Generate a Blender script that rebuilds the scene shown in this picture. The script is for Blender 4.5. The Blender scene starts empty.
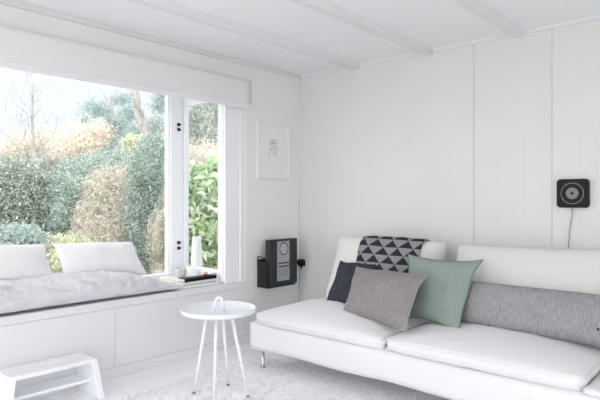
import bpy, bmesh, math, random
import numpy as np
from mathutils import Vector, noise
PI = math.pi
D = bpy.data; S = bpy.context.scene; COL = S.collection
random.seed(7); RNG = np.random.default_rng(7)

# ---------------------------------------------------------------- survey of the room
H = 1.15                        # eye height
F = 545.0                       # focal length in pixels of a 600 px wide frame
def ray(px, py):                # direction in room axes: X towards the sofa wall, Y towards the window wall
    a = (px - 300) / F
    return .75 + a * .661, .661 - a * .75, -(py - 200) / F
def onY(px, py, Y):
    x, y, z = ray(px, py); t = Y / y
    return Vector((x * t, Y, H + z * t))
def onX(px, py, X):
    x, y, z = ray(px, py); t = X / x
    return Vector((X, y * t, H + z * t))
def onZ(px, py, Z):
    x, y, z = ray(px, py); t = (Z - H) / z
    return Vector((x * t, y * t, Z))
XS, YW, ZC = 3.675, 3.24, 2.268     # sofa wall, window wall, ceiling
XB, YR = -2.3, -2.0                 # the unseen walls behind the viewer

# ---------------------------------------------------------------- materials
def new_mat(name):
    m = D.materials.new(name); m.use_nodes = True
    nt = m.node_tree; return m, nt, nt.nodes, nt.links, nt.nodes['Principled BSDF']
def mat(name, col, rough=.6, metal=0, var=0, scale=6, bump=0, bscale=40, spec=.3, stretch=(1, 1, 1), sheen=0, detail=4, coords='Object'):
    m, nt, N, L, P = new_mat(name)
    P.inputs['Base Color'].default_value = (*col, 1)
    P.inputs['Roughness'].default_value = rough
    P.inputs['Metallic'].default_value = metal
    P.inputs['Specular IOR Level'].default_value = spec
    if sheen:
        P.inputs['Sheen Weight'].default_value = sheen
    tc = N.new('ShaderNodeTexCoord'); mp = N.new('ShaderNodeMapping')
    mp.inputs['Scale'].default_value = stretch
    L.new(tc.outputs[coords], mp.inputs['Vector'])
    if var:
        n = N.new('ShaderNodeTexNoise'); n.inputs['Scale'].default_value = scale; n.inputs['Detail'].default_value = detail
        L.new(mp.outputs[0], n.inputs['Vector'])
        r = N.new('ShaderNodeValToRGB')
        r.color_ramp.elements[0].position = .3; r.color_ramp.elements[1].position = .7
        r.color_ramp.elements[0].color = (*[max(0, c * (1 - var)) for c in col], 1)
        r.color_ramp.elements[1].color = (*[min(1, c * (1 + var)) for c in col], 1)
        L.new(n.outputs['Fac'], r.inputs[0]); L.new(r.outputs[0], P.inputs['Base Color'])
    if bump:
        n2 = N.new('ShaderNodeTexNoise'); n2.inputs['Scale'].default_value = bscale; n2.inputs['Detail'].default_value = 6
        L.new(mp.outputs[0], n2.inputs['Vector'])
        b = N.new('ShaderNodeBump'); b.inputs['Strength'].default_value = bump; b.inputs['Distance'].default_value = .01
        L.new(n2.outputs['Fac'], b.inputs['Height']); L.new(b.outputs[0], P.inputs['Normal'])
    return m

def weave(name, dark, light, s=260, rough=.9, bump=.4, one=False):
    """woven cloth in UV space: warp and weft threads of two tones, streaky"""
    m, nt, N, L, P = new_mat(name)
    P.inputs['Roughness'].default_value = rough; P.inputs['Specular IOR Level'].default_value = .15
    tc = N.new('ShaderNodeTexCoord')
    outs = []
    for sc in ((s, s * .12, 1), (s * .12, s, 1), (14, 14, 14)):
        mp = N.new('ShaderNodeMapping'); mp.inputs['Scale'].default_value = sc
        L.new(tc.outputs['UV'], mp.inputs['Vector'])
        n = N.new('ShaderNodeTexNoise'); n.inputs['Scale'].default_value = 1; n.inputs['Detail'].default_value = 3
        L.new(mp.outputs[0], n.inputs['Vector']); outs.append(n)
    a = N.new('ShaderNodeMath'); a.operation = 'ADD'; L.new(outs[0].outputs['Fac'], a.inputs[0]); L.new(outs[0 if one else 1].outputs['Fac'], a.inputs[1])
    b = N.new('ShaderNodeMath'); b.operation = 'MULTIPLY_ADD'; b.inputs[1].default_value = .35
    L.new(outs[2].outputs['Fac'], b.inputs[0]); L.new(a.outputs[0], b.inputs[2])
    r = N.new('ShaderNodeMapRange'); r.inputs['From Min'].default_value = .85; r.inputs['From Max'].default_value = 1.5
    L.new(b.outputs[0], r.inputs['Value'])
    mx = N.new('ShaderNodeValToRGB')
    mx.color_ramp.elements[0].color = (*dark, 1); mx.color_ramp.elements[1].color = (*light, 1)
    L.new(r.outputs[0], mx.inputs[0]); L.new(mx.outputs[0], P.inputs['Base Color'])
    bp = N.new('ShaderNodeBump'); bp.inputs['Strength'].default_value = bump; bp.inputs['Distance'].default_value = .003
    L.new(a.outputs[0], bp.inputs['Height']); L.new(bp.outputs[0], P.inputs['Normal'])
    return m

def leaf_mat(name, cols, trans=.35):
    m, nt, N, L, P = new_mat(name)
    g = N.new('ShaderNodeNewGeometry'); r = N.new('ShaderNodeValToRGB')
    r.color_ramp.interpolation = 'LINEAR'
    els = r.color_ramp.elements
    while len(els) < len(cols): els.new(.5)
    for i, c in enumerate(cols):
        els[i].position = i / (len(cols) - 1); els[i].color = (*c, 1)
    L.new(g.outputs['Random Per Island'], r.inputs[0]); L.new(r.outputs[0], P.inputs['Base Color'])
    P.inputs['Roughness'].default_value = .5; P.inputs['Specular IOR Level'].default_value = .35
    t = N.new('ShaderNodeBsdfTranslucent'); L.new(r.outputs[0], t.inputs['Color'])
    mx = N.new('ShaderNodeMixShader'); mx.inputs[0].default_value = trans
    L.new(P.outputs[0], mx.inputs[1]); L.new(t.outputs[0], mx.inputs[2])
    L.new(mx.outputs[0], N['Material Output'].inputs['Surface'])
    return m

def glass_mat():
    m, nt, N, L, P = new_mat('window glass'); N.remove(P)
    t = N.new('ShaderNodeBsdfTransparent'); t.inputs[0].default_value = (.97, .98, .98, 1)
    g = N.new('ShaderNodeBsdfGlossy'); g.inputs['Roughness'].default_value = .02
    f = N.new('ShaderNodeFresnel'); f.inputs[0].default_value = 1.45
    x = N.new('ShaderNodeMixShader')
    gg = N.new('ShaderNodeNewGeometry'); iv = N.new('ShaderNodeMath'); iv.operation = 'SUBTRACT'; iv.inputs[0].default_value = 1
    ml = N.new('ShaderNodeMath'); ml.operation = 'MULTIPLY'; L.new(gg.outputs['Backfacing'], iv.inputs[1]); L.new(iv.outputs[0], ml.inputs[0]); L.new(f.outputs[0], ml.inputs[1])
    L.new(ml.outputs[0], x.inputs[0]); L.new(t.outputs[0], x.inputs[1]); L.new(g.outputs[0], x.inputs[2])
    L.new(x.outputs[0], N['Material Output'].inputs['Surface'])
    return m

M = {}
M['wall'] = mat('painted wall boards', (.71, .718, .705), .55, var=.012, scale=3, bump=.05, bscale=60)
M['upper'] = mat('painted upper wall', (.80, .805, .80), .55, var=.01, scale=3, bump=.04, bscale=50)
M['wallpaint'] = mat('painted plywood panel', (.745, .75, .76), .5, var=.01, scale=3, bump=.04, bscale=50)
M['ceil'] = mat('white ceiling paint', (.86, .865, .885), .7, var=.01, scale=2)
M['beam'] = mat('white beam paint', (.77, .775, .79), .5, var=.02, scale=8, stretch=(.2, 1, 1))
M['gap'] = mat('dark joint between boards', (.16, .16, .15), .9)
M['frame'] = mat('white window gloss paint', (.86, .87, .90), .3, spec=.4)
M['floor'] = mat('white painted floorboards', (.93, .93, .95), .4, var=.02, scale=2.5, bump=.03, bscale=30, stretch=(1, 6, 1))
M['white'] = mat('white lacquer', (.87, .88, .91), .35, spec=.4)
M['tablewhite'] = mat('white powder coated steel', (.80, .81, .85), .55, spec=.4)
M['sofa'] = mat('white cotton slipcover', (.79, .785, .81), .95, spec=.1, bump=.35, bscale=420, sheen=.2)
M['backc'] = mat('off white cotton cushion cover', (.69, .685, .67), .95, spec=.1, bump=.35, bscale=380, sheen=.2)
M['pillow'] = mat('white linen pillowcase', (.84, .83, .85), .95, spec=.1, bump=.3, bscale=300)
M['linen'] = mat('pale lilac grey crumpled linen', (.66, .65, .69), .95, spec=.1, bump=.6, bscale=55, var=.05, scale=9)
M['rug'] = mat('white wool pile', (.92, .92, .95), 1.0, spec=.05, var=.05, scale=40)
M['chrome'] = mat('brushed chrome', (.62, .62, .64), .25, metal=1)
M['black'] = mat('black plastic', (.009, .010, .011), .5, spec=.2)
M['blackmetal'] = mat('black sheet metal', (.018, .02, .022), .5)
M['darkgrey'] = mat('charcoal board', (.035, .037, .04), .6, var=.1, scale=30)
M['silver'] = mat('silver printed card', (.36, .38, .40), .45, var=.05, scale=30)
M['silver2'] = mat('pale grey print', (.52, .54, .56), .5)
M['ink'] = mat('dark print ink', (.03, .03, .035), .6)
M['paper'] = mat('white paper', (.84, .85, .85), .8)
M['mount'] = mat('white picture mount', (.80, .81, .81), .8)
M['pframe'] = mat('white picture frame', (.80, .81, .80), .45)
M['sketch'] = mat('graphite hatching', (.30, .30, .30), .9, var=.5, scale=90)
M['wood'] = mat('pale birch wood', (.74, .70, .64), .5, var=.08, scale=12, stretch=(1, 8, 1))
M['celadon'] = mat('pale grey green stoneware', (.56, .60, .57), .4, var=.05, scale=30)
M['ceramic'] = mat('white ceramic', (.85, .85, .87), .25, spec=.5)
M['copper'] = mat('copper metal', (.72, .38, .26), .3, metal=1)
M['greycup'] = mat('grey stoneware', (.45, .46, .49), .5)
M['cordgrey'] = mat('grey cable sheath', (.20, .20, .20), .6)
M['cordwhite'] = mat('off white cable sheath', (.62, .61, .58), .6)
M['speaker'] = mat('grey perforated disc', (.20, .20, .20), .5, var=.4, scale=160, metal=.3)
M['ring'] = mat('pale ring print', (.45, .46, .46), .4)
M['blind'] = mat('white roller blind cloth', (.75, .75, .755), .9, spec=.1, bump=.05, bscale=200)
M['hem'] = mat('roller blind hem', (.78, .77, .80), .8)
M['glass'] = glass_mat()
M['greylinen'] = weave('taupe grey washed linen', (.215, .20, .20), (.32, .30, .298), 260, one=True)
M['dark'] = weave('charcoal blue knitted wool', (.025, .027, .037), (.06, .063, .08), 70, bump=.8)
M['sage'] = weave('sage green cotton', (.245, .298, .272), (.285, .34, .312), 300, bump=.15)
M['bolster'] = weave('grey melange wool', (.235, .23, .245), (.37, .365, .38), 230, bump=.4, one=True)
M['seam'] = mat('light seam thread', (.36, .345, .34), .9)
M['sageseam'] = mat('dark sage seam', (.16, .2, .18), .9)

def throw_mat():
    m, nt, N, L, P = new_mat('triangle patterned knit')
    P.inputs['Roughness'].default_value = .95; P.inputs['Specular IOR Level'].default_value = .1
    tc = N.new('ShaderNodeTexCoord'); sp = N.new('ShaderNodeSeparateXYZ'); L.new(tc.outputs['UV'], sp.inputs[0])
    def mth(op, a, b=None, c=None):
        n = N.new('ShaderNodeMath'); n.operation = op
        for i, v in enumerate((a, b, c)):
            if v is None: continue
            if isinstance(v, (int, float)): n.inputs[i].default_value = v
            else: L.new(v, n.inputs[i])
        return n.outputs[0]
    rows = mth('MULTIPLY', sp.outputs[1], 1.0)
    rf = mth('FRACT', rows)
    rfl = mth('FLOOR', rows)
    s = mth('MULTIPLY_ADD', rfl, -.5, sp.outputs[0])
    sf = mth('FRACT', s)
    tri = mth('MULTIPLY', mth('ABSOLUTE', mth('SUBTRACT', sf, .5)), 2.0)
    h = mth('MULTIPLY', mth('SUBTRACT', 1.0, rf), 1.06)
    dark = mth('LESS_THAN', mth('ADD', tri, .03), h)
    band = mth('GREATER_THAN', rf, .10)
    dk = mth('MULTIPLY', dark, band)
    # the thin dark diagonals that run on through the pale triangles
    edge = mth('MULTIPLY', mth('LESS_THAN', mth('ABSOLUTE', mth('SUBTRACT', tri, mth('SUBTRACT', 1.0, rf))), .07), mth('GREATER_THAN', sf, .5))
    fac = mth('MAXIMUM', dk, edge)
    mx = N.new('ShaderNodeMix'); mx.data_type = 'RGBA'
    L.new(fac, mx.inputs[0]); mx.inputs[6].default_value = (.26, .26, .28, 1); mx.inputs[7].default_value = (.030, .032, .042, 1)
    nz = N.new('ShaderNodeTexNoise'); nz.inputs['Scale'].default_value = 22; L.new(tc.outputs['UV'], nz.inputs['Vector'])
    bp = N.new('ShaderNodeBump'); bp.inputs['Strength'].default_value = .5; bp.inputs['Distance'].default_value = .004
    L.new(nz.outputs['Fac'], bp.inputs['Height']); L.new(bp.outputs[0], P.inputs['Normal'])
    L.new(mx.outputs[2], P.inputs['Base Color'])
    return m
M['throw'] = throw_mat()

# ---------------------------------------------------------------- mesh helpers
def obj(name, bm, m, parent=None, smooth=False):
    me = D.meshes.new(name); bm.normal_update(); bm.to_mesh(me); bm.free()
    o = D.objects.new(name, me); COL.objects.link(o)
    for x in (m if isinstance(m, (list, tuple)) else [m]): me.materials.append(x)
    if smooth:
        for p in me.polygons: p.use_smooth = True
    if parent is not None:
        o.parent = parent
        o.matrix_parent_inverse = parent.matrix_basis.inverted()
    return o
def tag(o, label, cat, group=None, kind=None):
    o['label'] = label; o['category'] = cat
    if group: o['group'] = group
    if kind: o['kind'] = kind
    return o
def thing(name, loc, label, cat, group=None, rz=0):
    o = D.objects.new(name, None); COL.objects.link(o); o.location = loc; o.rotation_euler = (0, 0, rz)
    o.empty_display_size = .05
    return tag(o, label, cat, group)
def struct(name, bm, m, parent=None, smooth=False):
    o = obj(name, bm, m, parent, smooth)
    if parent is None: o['kind'] = 'structure'
    return o
def box(bm, x0, x1, y0, y1, z0, z1, bev=0, seg=2, mi=0):
    vs = [bm.verts.new((x, y, z)) for x in (x0, x1) for y in (y0, y1) for z in (z0, z1)]
    q = [(0, 1, 3, 2), (4, 6, 7, 5), (0, 4, 5, 1), (2, 3, 7, 6), (0, 2, 6, 4), (1, 5, 7, 3)]
    fs = [bm.faces.new([vs[i] for i in f]) for f in q]
    for f in fs: f.material_index = mi
    if bev:
        es = list({e for f in fs for e in f.edges})
        bmesh.ops.bevel(bm, geom=es, offset=bev, segments=seg, affect='EDGES', profile=.5)
    return bm
def B(*a, **k): return box(bmesh.new(), *a, **k)
def tube(bm, pts, r, seg=12, cap=True):
    pts = [Vector(p) for p in pts]; n = len(pts)
    rs = r if isinstance(r, (list, tuple)) else [r] * n
    rings = []; up = None
    for i, p in enumerate(pts):
        d = (pts[min(i + 1, n - 1)] - pts[max(i - 1, 0)]).normalized()
        if up is None: up = d.orthogonal().normalized()
        up = (up - d * up.dot(d)).normalized(); s = d.cross(up)
        rings.append([bm.verts.new(p + rs[i] * (math.cos(2 * PI * k / seg) * up + math.sin(2 * PI * k / seg) * s)) for k in range(seg)])
    for a, b in zip(rings, rings[1:]):
        for k in range(seg):
            bm.faces.new((a[k], a[(k + 1) % seg], b[(k + 1) % seg], b[k])).smooth = True
    if cap:
        bm.faces.new(rings[0][::-1]); bm.faces.new(rings[-1])
    return bm
def T(pts, r, seg=12): return tube(bmesh.new(), pts, r, seg)
def lathe(bm, prof, c, seg=40):
    rings = []
    for r, z in prof:
        if r < 1e-5: rings.append([bm.verts.new((c[0], c[1], c[2] + z))])
        else: rings.append([bm.verts.new((c[0] + r * math.cos(2 * PI * k / seg), c[1] + r * math.sin(2 * PI * k / seg), c[2] + z)) for k in range(seg)])
    for a, b in zip(rings, rings[1:]):
        for k in range(seg):
            k2 = (k + 1) % seg
            if len(a) == 1 and len(b) == 1: continue
            if len(a) == 1: f = bm.faces.new((a[0], b[k2], b[k]))
            elif len(b) == 1: f = bm.faces.new((a[k], a[k2], b[0]))
            else: f = bm.faces.new((a[k], a[k2], b[k2], b[k]))
            f.smooth = True
    bmesh.ops.recalc_face_normals(bm, faces=bm.faces[:])
    return bm

class Cushion:
    """a stuffed square of cloth between four corners, seam all round"""
    def __init__(s, c, thick, pinch=.07, p=2.2, q=.55, wr=.006, seed=0, freq=5, nrm=None, sag=0):
        s.c = [Vector(x) for x in c]; s.t = thick / 2; s.pinch = pinch; s.p = p; s.q = q; s.wr = wr; s.seed = seed; s.freq = freq; s.sag = sag
        du = s.c[1] - s.c[0]; dv = s.c[3] - s.c[0]
        s.n = du.cross(dv).normalized()
        if s.n.dot(Vector((-.75, -.661, .1))) < 0: s.n = -s.n
        s.lu = du.length; s.lv = dv.length
    def at(s, u, v, side, off=0):
        a, b = 2 * u - 1, 2 * v - 1
        uu = .5 + (u - .5) * (1 - s.pinch * (1 - b * b)); vv = .5 + (v - .5) * (1 - s.pinch * (1 - a * a))
        c = s.c
        P = c[0].lerp(c[1], uu).lerp(c[3].lerp(c[2], uu), vv)
        f = (max(0, 1 - abs(a) ** s.p) * max(0, 1 - abs(b) ** s.p)) ** s.q
        w = noise.fractal(Vector((u * s.lu * s.freq, v * s.lv * s.freq, s.seed + side * 3)), .7, 2.2, 3) * s.wr
        rim = noise.noise(Vector((u * 3, v * 3, s.seed + 9.3))) * s.wr * 1.5
        edge = min(1, 6 * min(u, 1 - u, v, 1 - v))
        P = P + s.n * (side * (s.t * f + off + w * edge) + rim * (1 - edge))
        if s.sag: P.z -= s.sag * (1 - a * a) * v
        return P
    def mesh(s, n=34, m=34, bm=None):
        bm = bm or bmesh.new(); uv = bm.loops.layers.uv.verify(); V = {}
        def g(t): return .5 - .5 * math.cos(PI * t) * (.65) - .35 * (.5 - t)  # denser rows by the seams
        def key(i, j, sd): return (i, j, 0 if i in (0, n) or j in (0, m) else sd)
        for sd in (1, -1):
            for i in range(n + 1):
                for j in range(m + 1):
                    k = key(i, j, sd)
                    if k not in V: V[k] = bm.verts.new(s.at(g2(i / n), g2(j / m), sd))
        for sd in (1, -1):
            for i in range(n):
                for j in range(m):
                    ks = [(i, j), (i + 1, j), (i + 1, j + 1), (i, j + 1)]
                    if sd < 0: ks = ks[::-1]
                    f = bm.faces.new([V[key(a, b, sd)] for a, b in ks]); f.smooth = True
                    for l, (a, b) in zip(f.loops, ks): l[uv].uv = (g2(a / n) * s.lu, g2(b / m) * s.lv)
        bmesh.ops.recalc_face_normals(bm, faces=bm.faces[:])
        return bm
    def rim(s, r=.003, n=20, off=0):
        pts = [(i / n, 0) for i in range(n)] + [(1, i / n) for i in range(n)] + [(1 - i / n, 1) for i in range(n)] + [(0, 1 - i / n) for i in range(n + 1)]
        return T([s.at(g2(a), g2(b), 1) for a, b in pts], r, 6)
def g2(t): return .6 * t + .4 * (.5 - .5 * math.cos(PI * t))

def rbox(x0, x1, y0, y1, z0, z1, r, n=(16, 40, 6), puff=0, wr=.003, seed=0, puffx=0, freq=6, slump=None):
    """a soft rounded box; puff lifts the top, puffx swells the face towards the room"""
    bm = bmesh.new(); hx, hy, hz = (x1 - x0) / 2, (y1 - y0) / 2, (z1 - z0) / 2
    c = Vector(((x0 + x1) / 2, (y0 + y1) / 2, (z0 + z1) / 2)); V = {}
    def pos(i, j, k):
        p = Vector(((2 * i / n[0] - 1), (2 * j / n[1] - 1), (2 * k / n[2] - 1)))
        q = Vector((p.x * hx, p.y * hy, p.z * hz)); h = Vector((hx, hy, hz))
        core = Vector([max(-(h[a] - r), min(h[a] - r, q[a])) for a in range(3)]); d = q - core
        if d.length > 1e-9:
            mx = max(abs(d[a]) for a in range(3)); d = d.normalized() * mx if mx <= r else d
        w = core + d
        fx, fy = (1 - p.x ** 4), (1 - p.y ** 4)
        if p.z > 0: w.z += puff * p.z * (1 - p.x ** 2) ** .75 * (1 - abs(p.y) ** 2.6) ** .8
        w.x -= puffx * max(0, -p.x) * (1 - p.z ** 2) * (1 - abs(p.y) ** 4)
        P = c + w
        e = noise.fractal(P * freq + Vector((seed, 0, seed)), .8, 2, 3) * wr
        P += (d.normalized() if d.length > 1e-9 else Vector((0, 0, 1))) * e
        if slump: P = slump(P, p)
        return P
    def v(i, j, k):
        if (i, j, k) not in V: V[(i, j, k)] = bm.verts.new(pos(i, j, k))
        return V[(i, j, k)]
    def quad(a, b, c_, d): bm.faces.new((v(*a), v(*b), v(*c_), v(*d))).smooth = True
    for i in range(n[0]):
        for j in range(n[1]):
            for k in (0, n[2]): quad((i, j, k), (i + 1, j, k), (i + 1, j + 1, k), (i, j + 1, k))
    for i in range(n[0]):
        for k in range(n[2]):
            for j in (0, n[1]): quad((i, j, k), (i + 1, j, k), (i + 1, j, k + 1), (i, j, k + 1))
    for j in range(n[1]):
        for k in range(n[2]):
            for i in (0, n[0]): quad((i, j, k), (i, j + 1, k), (i, j + 1, k + 1), (i, j, k + 1))
    bmesh.ops.recalc_face_normals(bm, faces=bm.faces[:])
    return bm

# ================================================================= THE ROOM
# floor: boards running along the room
bm = bmesh.new()
y = YR
while y < YW - .001:
    y1 = min(y + .135, YW); box(bm, XB, XS, y + .001, y1 - .001, -.03, 0, bev=.0015, seg=1); y = y1
box(bm, XB, XS, YR, YW, -.06, -.031)
struct('floor', bm, M['floor'])
struct('ceiling', B(XB - .1, XS + .1, YR - .1, YW + .1, ZC, ZC + .1), M['ceil'])
# wall behind the sofa: vertical boards with open joints
bm = bmesh.new()
step = (1.613 - 1.094) / 3; y = 1.613 - step * 21; k = -21
while y < YW:
    strong = k in (0, -3)
    g = .0030 if k == 0 else (.0018 if k == -3 else .0001)
    y0, y1 = max(y, YR), min(y + step, YW)
    if y1 > YR: box(bm, XS, XS + .02, y0 + g / 2 + .0, y1 - (.0030 if k + 1 == 0 else (.0018 if k + 1 == -3 else .0001)) / 2, 0, ZC, bev=.0005, seg=1)
    y += step; k += 1
box(bm, XS + .021, XS + .12, YR - .1, YW + .1, -.05, ZC, mi=1)
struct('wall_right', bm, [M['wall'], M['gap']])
struct('trim_1', B(XS - .012, XS, YR, YW, ZC - .022, ZC, bev=.002), M['beam'])
# window wall: deep square bay with its own floor, glazed in front and at the right
XL, XR = -.7, 2.94           # the opening
XG, YG = 2.80, 3.80          # the glass of the bay's side and of its front
SILL, TOP = .50, 2.17
bm = bmesh.new()
box(bm, XR, XS, YW, YW + .1, SILL - .01, ZC)
box(bm, XB, XL, YW, YW + .1, 0, ZC)
box(bm, XL, XR, YW, YW + .1, 2.085, ZC)
for a, b in ((XB, -.2980), (-.298, .7810), (.7810, 1.860), (1.860, 2.940), (2.940, XS)):
    box(bm, a + .001, b - .001, YW, YW + .02, .065, SILL - (.052 if b < 3 else .0101), bev=.0008, seg=1)
box(bm, XB, XS, YW + .021, YW + .1, 0, SILL - .05, mi=1); box(bm, XR, XS, YW + .021, YW + .1, SILL - .05, SILL - .01, mi=1)
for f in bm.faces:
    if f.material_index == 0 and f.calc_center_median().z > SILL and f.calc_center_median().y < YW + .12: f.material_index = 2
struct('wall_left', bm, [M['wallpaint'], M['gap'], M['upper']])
struct('baseboard_left', B(XB, XS, YW - .006, YW + .021, 0, .064, bev=.003), M['wallpaint'])
bm = bmesh.new()
for x in (3.13, 3.33, 3.52): box(bm, x, x + .002, YW - .0008, YW, SILL, ZC)
struct('trim_2', bm, M['beam'])
struct('trim_3', T([(XS - .012, YW - .0002, .25), (XS - .010, YW - .0002, .7), (XS - .012, YW - .0002, 1.14)], .0012, 6), M['gap'])
# cove under the ceiling on the window wall
bm = B(XB, XS, YW - .018, YW, 2.236, ZC, bev=.003)
struct('trim_4', bm, M['wall'])
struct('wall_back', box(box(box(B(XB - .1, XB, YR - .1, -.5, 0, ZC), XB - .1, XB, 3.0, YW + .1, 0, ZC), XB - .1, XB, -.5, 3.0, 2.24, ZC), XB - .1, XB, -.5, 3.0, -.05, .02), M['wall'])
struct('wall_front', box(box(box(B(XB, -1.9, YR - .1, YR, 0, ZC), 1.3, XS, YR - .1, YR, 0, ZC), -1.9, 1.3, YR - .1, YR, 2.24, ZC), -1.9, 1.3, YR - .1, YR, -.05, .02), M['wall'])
# beams
for i in range(7):
    yc = 2.584 + .035 - .66 * i
    struct('trim_%d' % (5 + i), B(XB, XS - .004, yc - .035, yc + .035, 2.228, ZC + .01, bev=.004), M['beam'])

# window_1: the bay
w = D.objects.new('window_1', None); COL.objects.link(w); w.location = (1.2, YG, SILL); w['kind'] = 'structure'
bm = B(XL, XR + .012, YW - .008, YW + .03, SILL - .05, SILL, bev=.004)
box(bm, XL, XG + .1, YW + .03, YG + .12, SILL - .05, SILL - .0005)
obj('window_sill', bm, M['wallpaint'], w)
obj('bay_roof', B(XL, XG + .12, YW + .1, YG + .15, TOP, TOP + .12), M['frame'], w)
obj('bay_side', B(XL - .08, XL, YW + .1, YG + .1, 0, TOP), M['frame'], w)
obj('bay_apron', B(XL, XG + .1, YG + .05, YG + .12, -.45, SILL - .05), M['frame'], w)
p0 = onY(171, 200, YG - .03).x
obj('corner_post', box(B(p0, XG + .05, YG - .03, YG + .06, SILL, TOP, bev=.004), p0 - .014, p0 + .02, YG - .012, YG + .03, SILL, TOP, bev=.003), M['frame'], w)
bm = B(XL, p0, YG - .02, YG + .05, SILL, SILL + .045, bev=.003); box(bm, XL, p0, YG - .02, YG + .05, TOP - .06, TOP, bev=.003)
box(bm, XL, XL + .06, YG - .02, YG + .05, SILL, TOP, bev=.003)
obj('window_frame', bm, M['frame'], w)
obj('glass_pane', B(XL + .03, p0, YG + .01, YG + .014, SILL + .04, TOP - .04), M['glass'], w)
# side casement, hinged on the corner post
cs = D.objects.new('casement', None); COL.objects.link(cs); cs.parent = w; cs.matrix_parent_inverse = w.matrix_basis.inverted()
cs.location = (XG, YG, SILL); bpy.context.view_layer.update()
ya, yb = onX(219, 200, XG).y, onX(185.5, 200, XG).y
bm = B(XG - .012, XG + .03, yb, YG - .032, SILL + .012, TOP - .003, bev=.003); box(bm, XG - .012, XG + .03, YW + .022, ya, SILL + .012, TOP - .003, bev=.003)
box(bm, XG - .012, XG + .03, ya, yb, SILL + .012, SILL + .10, bev=.003); box(bm, XG - .012, XG + .03, ya, yb, 1.935, TOP - .003, bev=.003)
obj('casement_frame', bm, M['frame'], cs)
obj('glass_pane', B(XG + .008, XG + .012, ya - .01, yb + .01, SILL + .09, 1.95), M['glass'], cs)
for yy in ((124.5, 129.5), (242.5, 248)):
    for q in yy:
        p = onY(178.6, q, YG - .034); s = .011
        obj('hinge', box(B(p.x - s, p.x + s, YG - .044, YG - .03, p.z - .014, p.z + .012, bev=.004), p.x + s, p.x + s + .016, YG - .038, YG - .03, p.z - .006, p.z + .004, bev=.002), M['black'], cs)
obj('jamb', B(XG - .006, XR + .006, YW - .004, YW + .022, SILL, 2.085, bev=.003), M['frame'], w)
obj('casing', box(B(XR + .004, XR + .02, YW - .012, YW, SILL, 2.085, bev=.003), XR + .02, XR + .085, YW - .004, YW, SILL, 2.085, bev=.002), M['frame'], w)

# roller blind
a = onY(251, 80, 3.15); zb = onY(251, 109, 3.15).z
bl = thing('roller_blind', (1.1, 3.15, 2.1), 'wide white roller blind pulled partly down over the bay window', 'blind')
zt = 2.10; bm = bmesh.new(); n = 60; prof = []
for i in range(9):
    t = i / 8 * PI * .5
    prof.append((3.182 - .034 * math.sin(t) , zt - .034 + .034 * math.cos(t)))
for i in range(8): prof.append((3.148, zt - .034 - (zt - .034 - zb - .02) * (i + 1) / 8))
vs = [[bm.verts.new((-.95 + (a.x + .95) * i / n, yy + .0012 * math.sin(i * .7), zz)) for yy, zz in prof] for i in range(n + 1)]
for i in range(n):
    for j in range(len(prof) - 1): bm.faces.new((vs[i][j], vs[i + 1][j], vs[i + 1][j + 1], vs[i][j + 1])).smooth = True
fb = obj('blind_cloth', bm, M['blind'], bl); md = fb.modifiers.new('t', 'SOLIDIFY'); md.thickness = .0015
obj('hem_bar', B(-.95, a.x, 3.143, 3.155, zb - .006, zb + .032, bev=.004), M['hem'], bl)
obj('roller', T([(-.97, 3.185, zt - .036), (a.x + .004, 3.185, zt - .036)], .029, 20), M['blind'], bl)
obj('bracket', B(a.x + .004, a.x + .010, 3.15, YW, zt - .072, zt - .004, bev=.002), M['frame'], bl)
obj('chain_pulley', T([(a.x + .011, 3.178, zt - .034), (a.x + .022, 3.178, zt - .034)], .013, 14), M['cordgrey'], bl)

# ================================================================= THE BAY SEAT
md_ = thing('bench_mattress', (1, 3.47, SILL), 'long mattress in crumpled pale lilac grey linen on the window bench', 'mattress')
bm = bmesh.new(); NX, NM = 330, 64; x0, x1 = -.62, 2.375
rows = []
for i in range(NX + 1):
    t = i / NX; x = x0 + (x1 - x0) * t
    e = max(0, min(1, (x1 - x) / .58)); e = math.sin(e * PI / 2) ** 1.0
    hh = .030 + .130 * e - .02 * math.exp(-((x - 2.0) / .3) ** 2) * 0
    if i in (0, NX): hh = .03
    yf, yk = 3.175 + .05 * (1 - e), 3.755 - .10 * (1 - e)
    row = []
    for k in range(NM):
        th = 2 * PI * k / NM; c, s = math.cos(th), math.sin(th)
        ex = .62
        yy = (yf + yk) / 2 + (yk - yf) / 2 * abs(c) ** ex * (1 if c > 0 else -1)
        zz = abs(s) ** .8 * (1 if s > 0 else -1)
        z = SILL + .004 + hh / 2 * (1 + zz)
        xx = x
        p = Vector((x, yy, z))
        wv = Vector((x * 3.5 + yy * 1.5, yy * 9, z * 16))
        w1 = abs(noise.noise(wv)) * .018 + noise.fractal(Vector((x * 9 + yy * 4, yy * 16, z * 26)), .6, 2.1, 4) * .009
        w1 -= abs(noise.noise(Vector((x * 14 - yy * 12, yy * 22 + x * 5, z * 14)))) * .008
        up = max(0, s + .5)
        z += w1 * up * 1.1 * (.3 + .7 * e); yy -= (w1 * .8) * (1 if c < 0 else 0) * min(1, abs(c) * 2)
        if yy < YW - .02: z = max(z, SILL - .0 + .012)
        else: z = max(z, SILL + .002)
        if i == NX: xx += .015 * (1 - abs(c))
        row.append(bm.verts.new((xx + .012 * math.sin(yy * 30) * (t > .9), yy, z)))
    rows.append(row)
for a_, b_ in zip(rows, rows[1:]):
    for k in range(NM): bm.faces.new((a_[k], a_[(k + 1) % NM], b_[(k + 1) % NM], b_[k])).smooth = True
bm.faces.new(rows[0]); bm.faces.new(rows[-1][::-1])
bmesh.ops.recalc_face_normals(bm, faces=bm.faces[:])
obj('mattress_cover', bm, M['linen'], md_)

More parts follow.
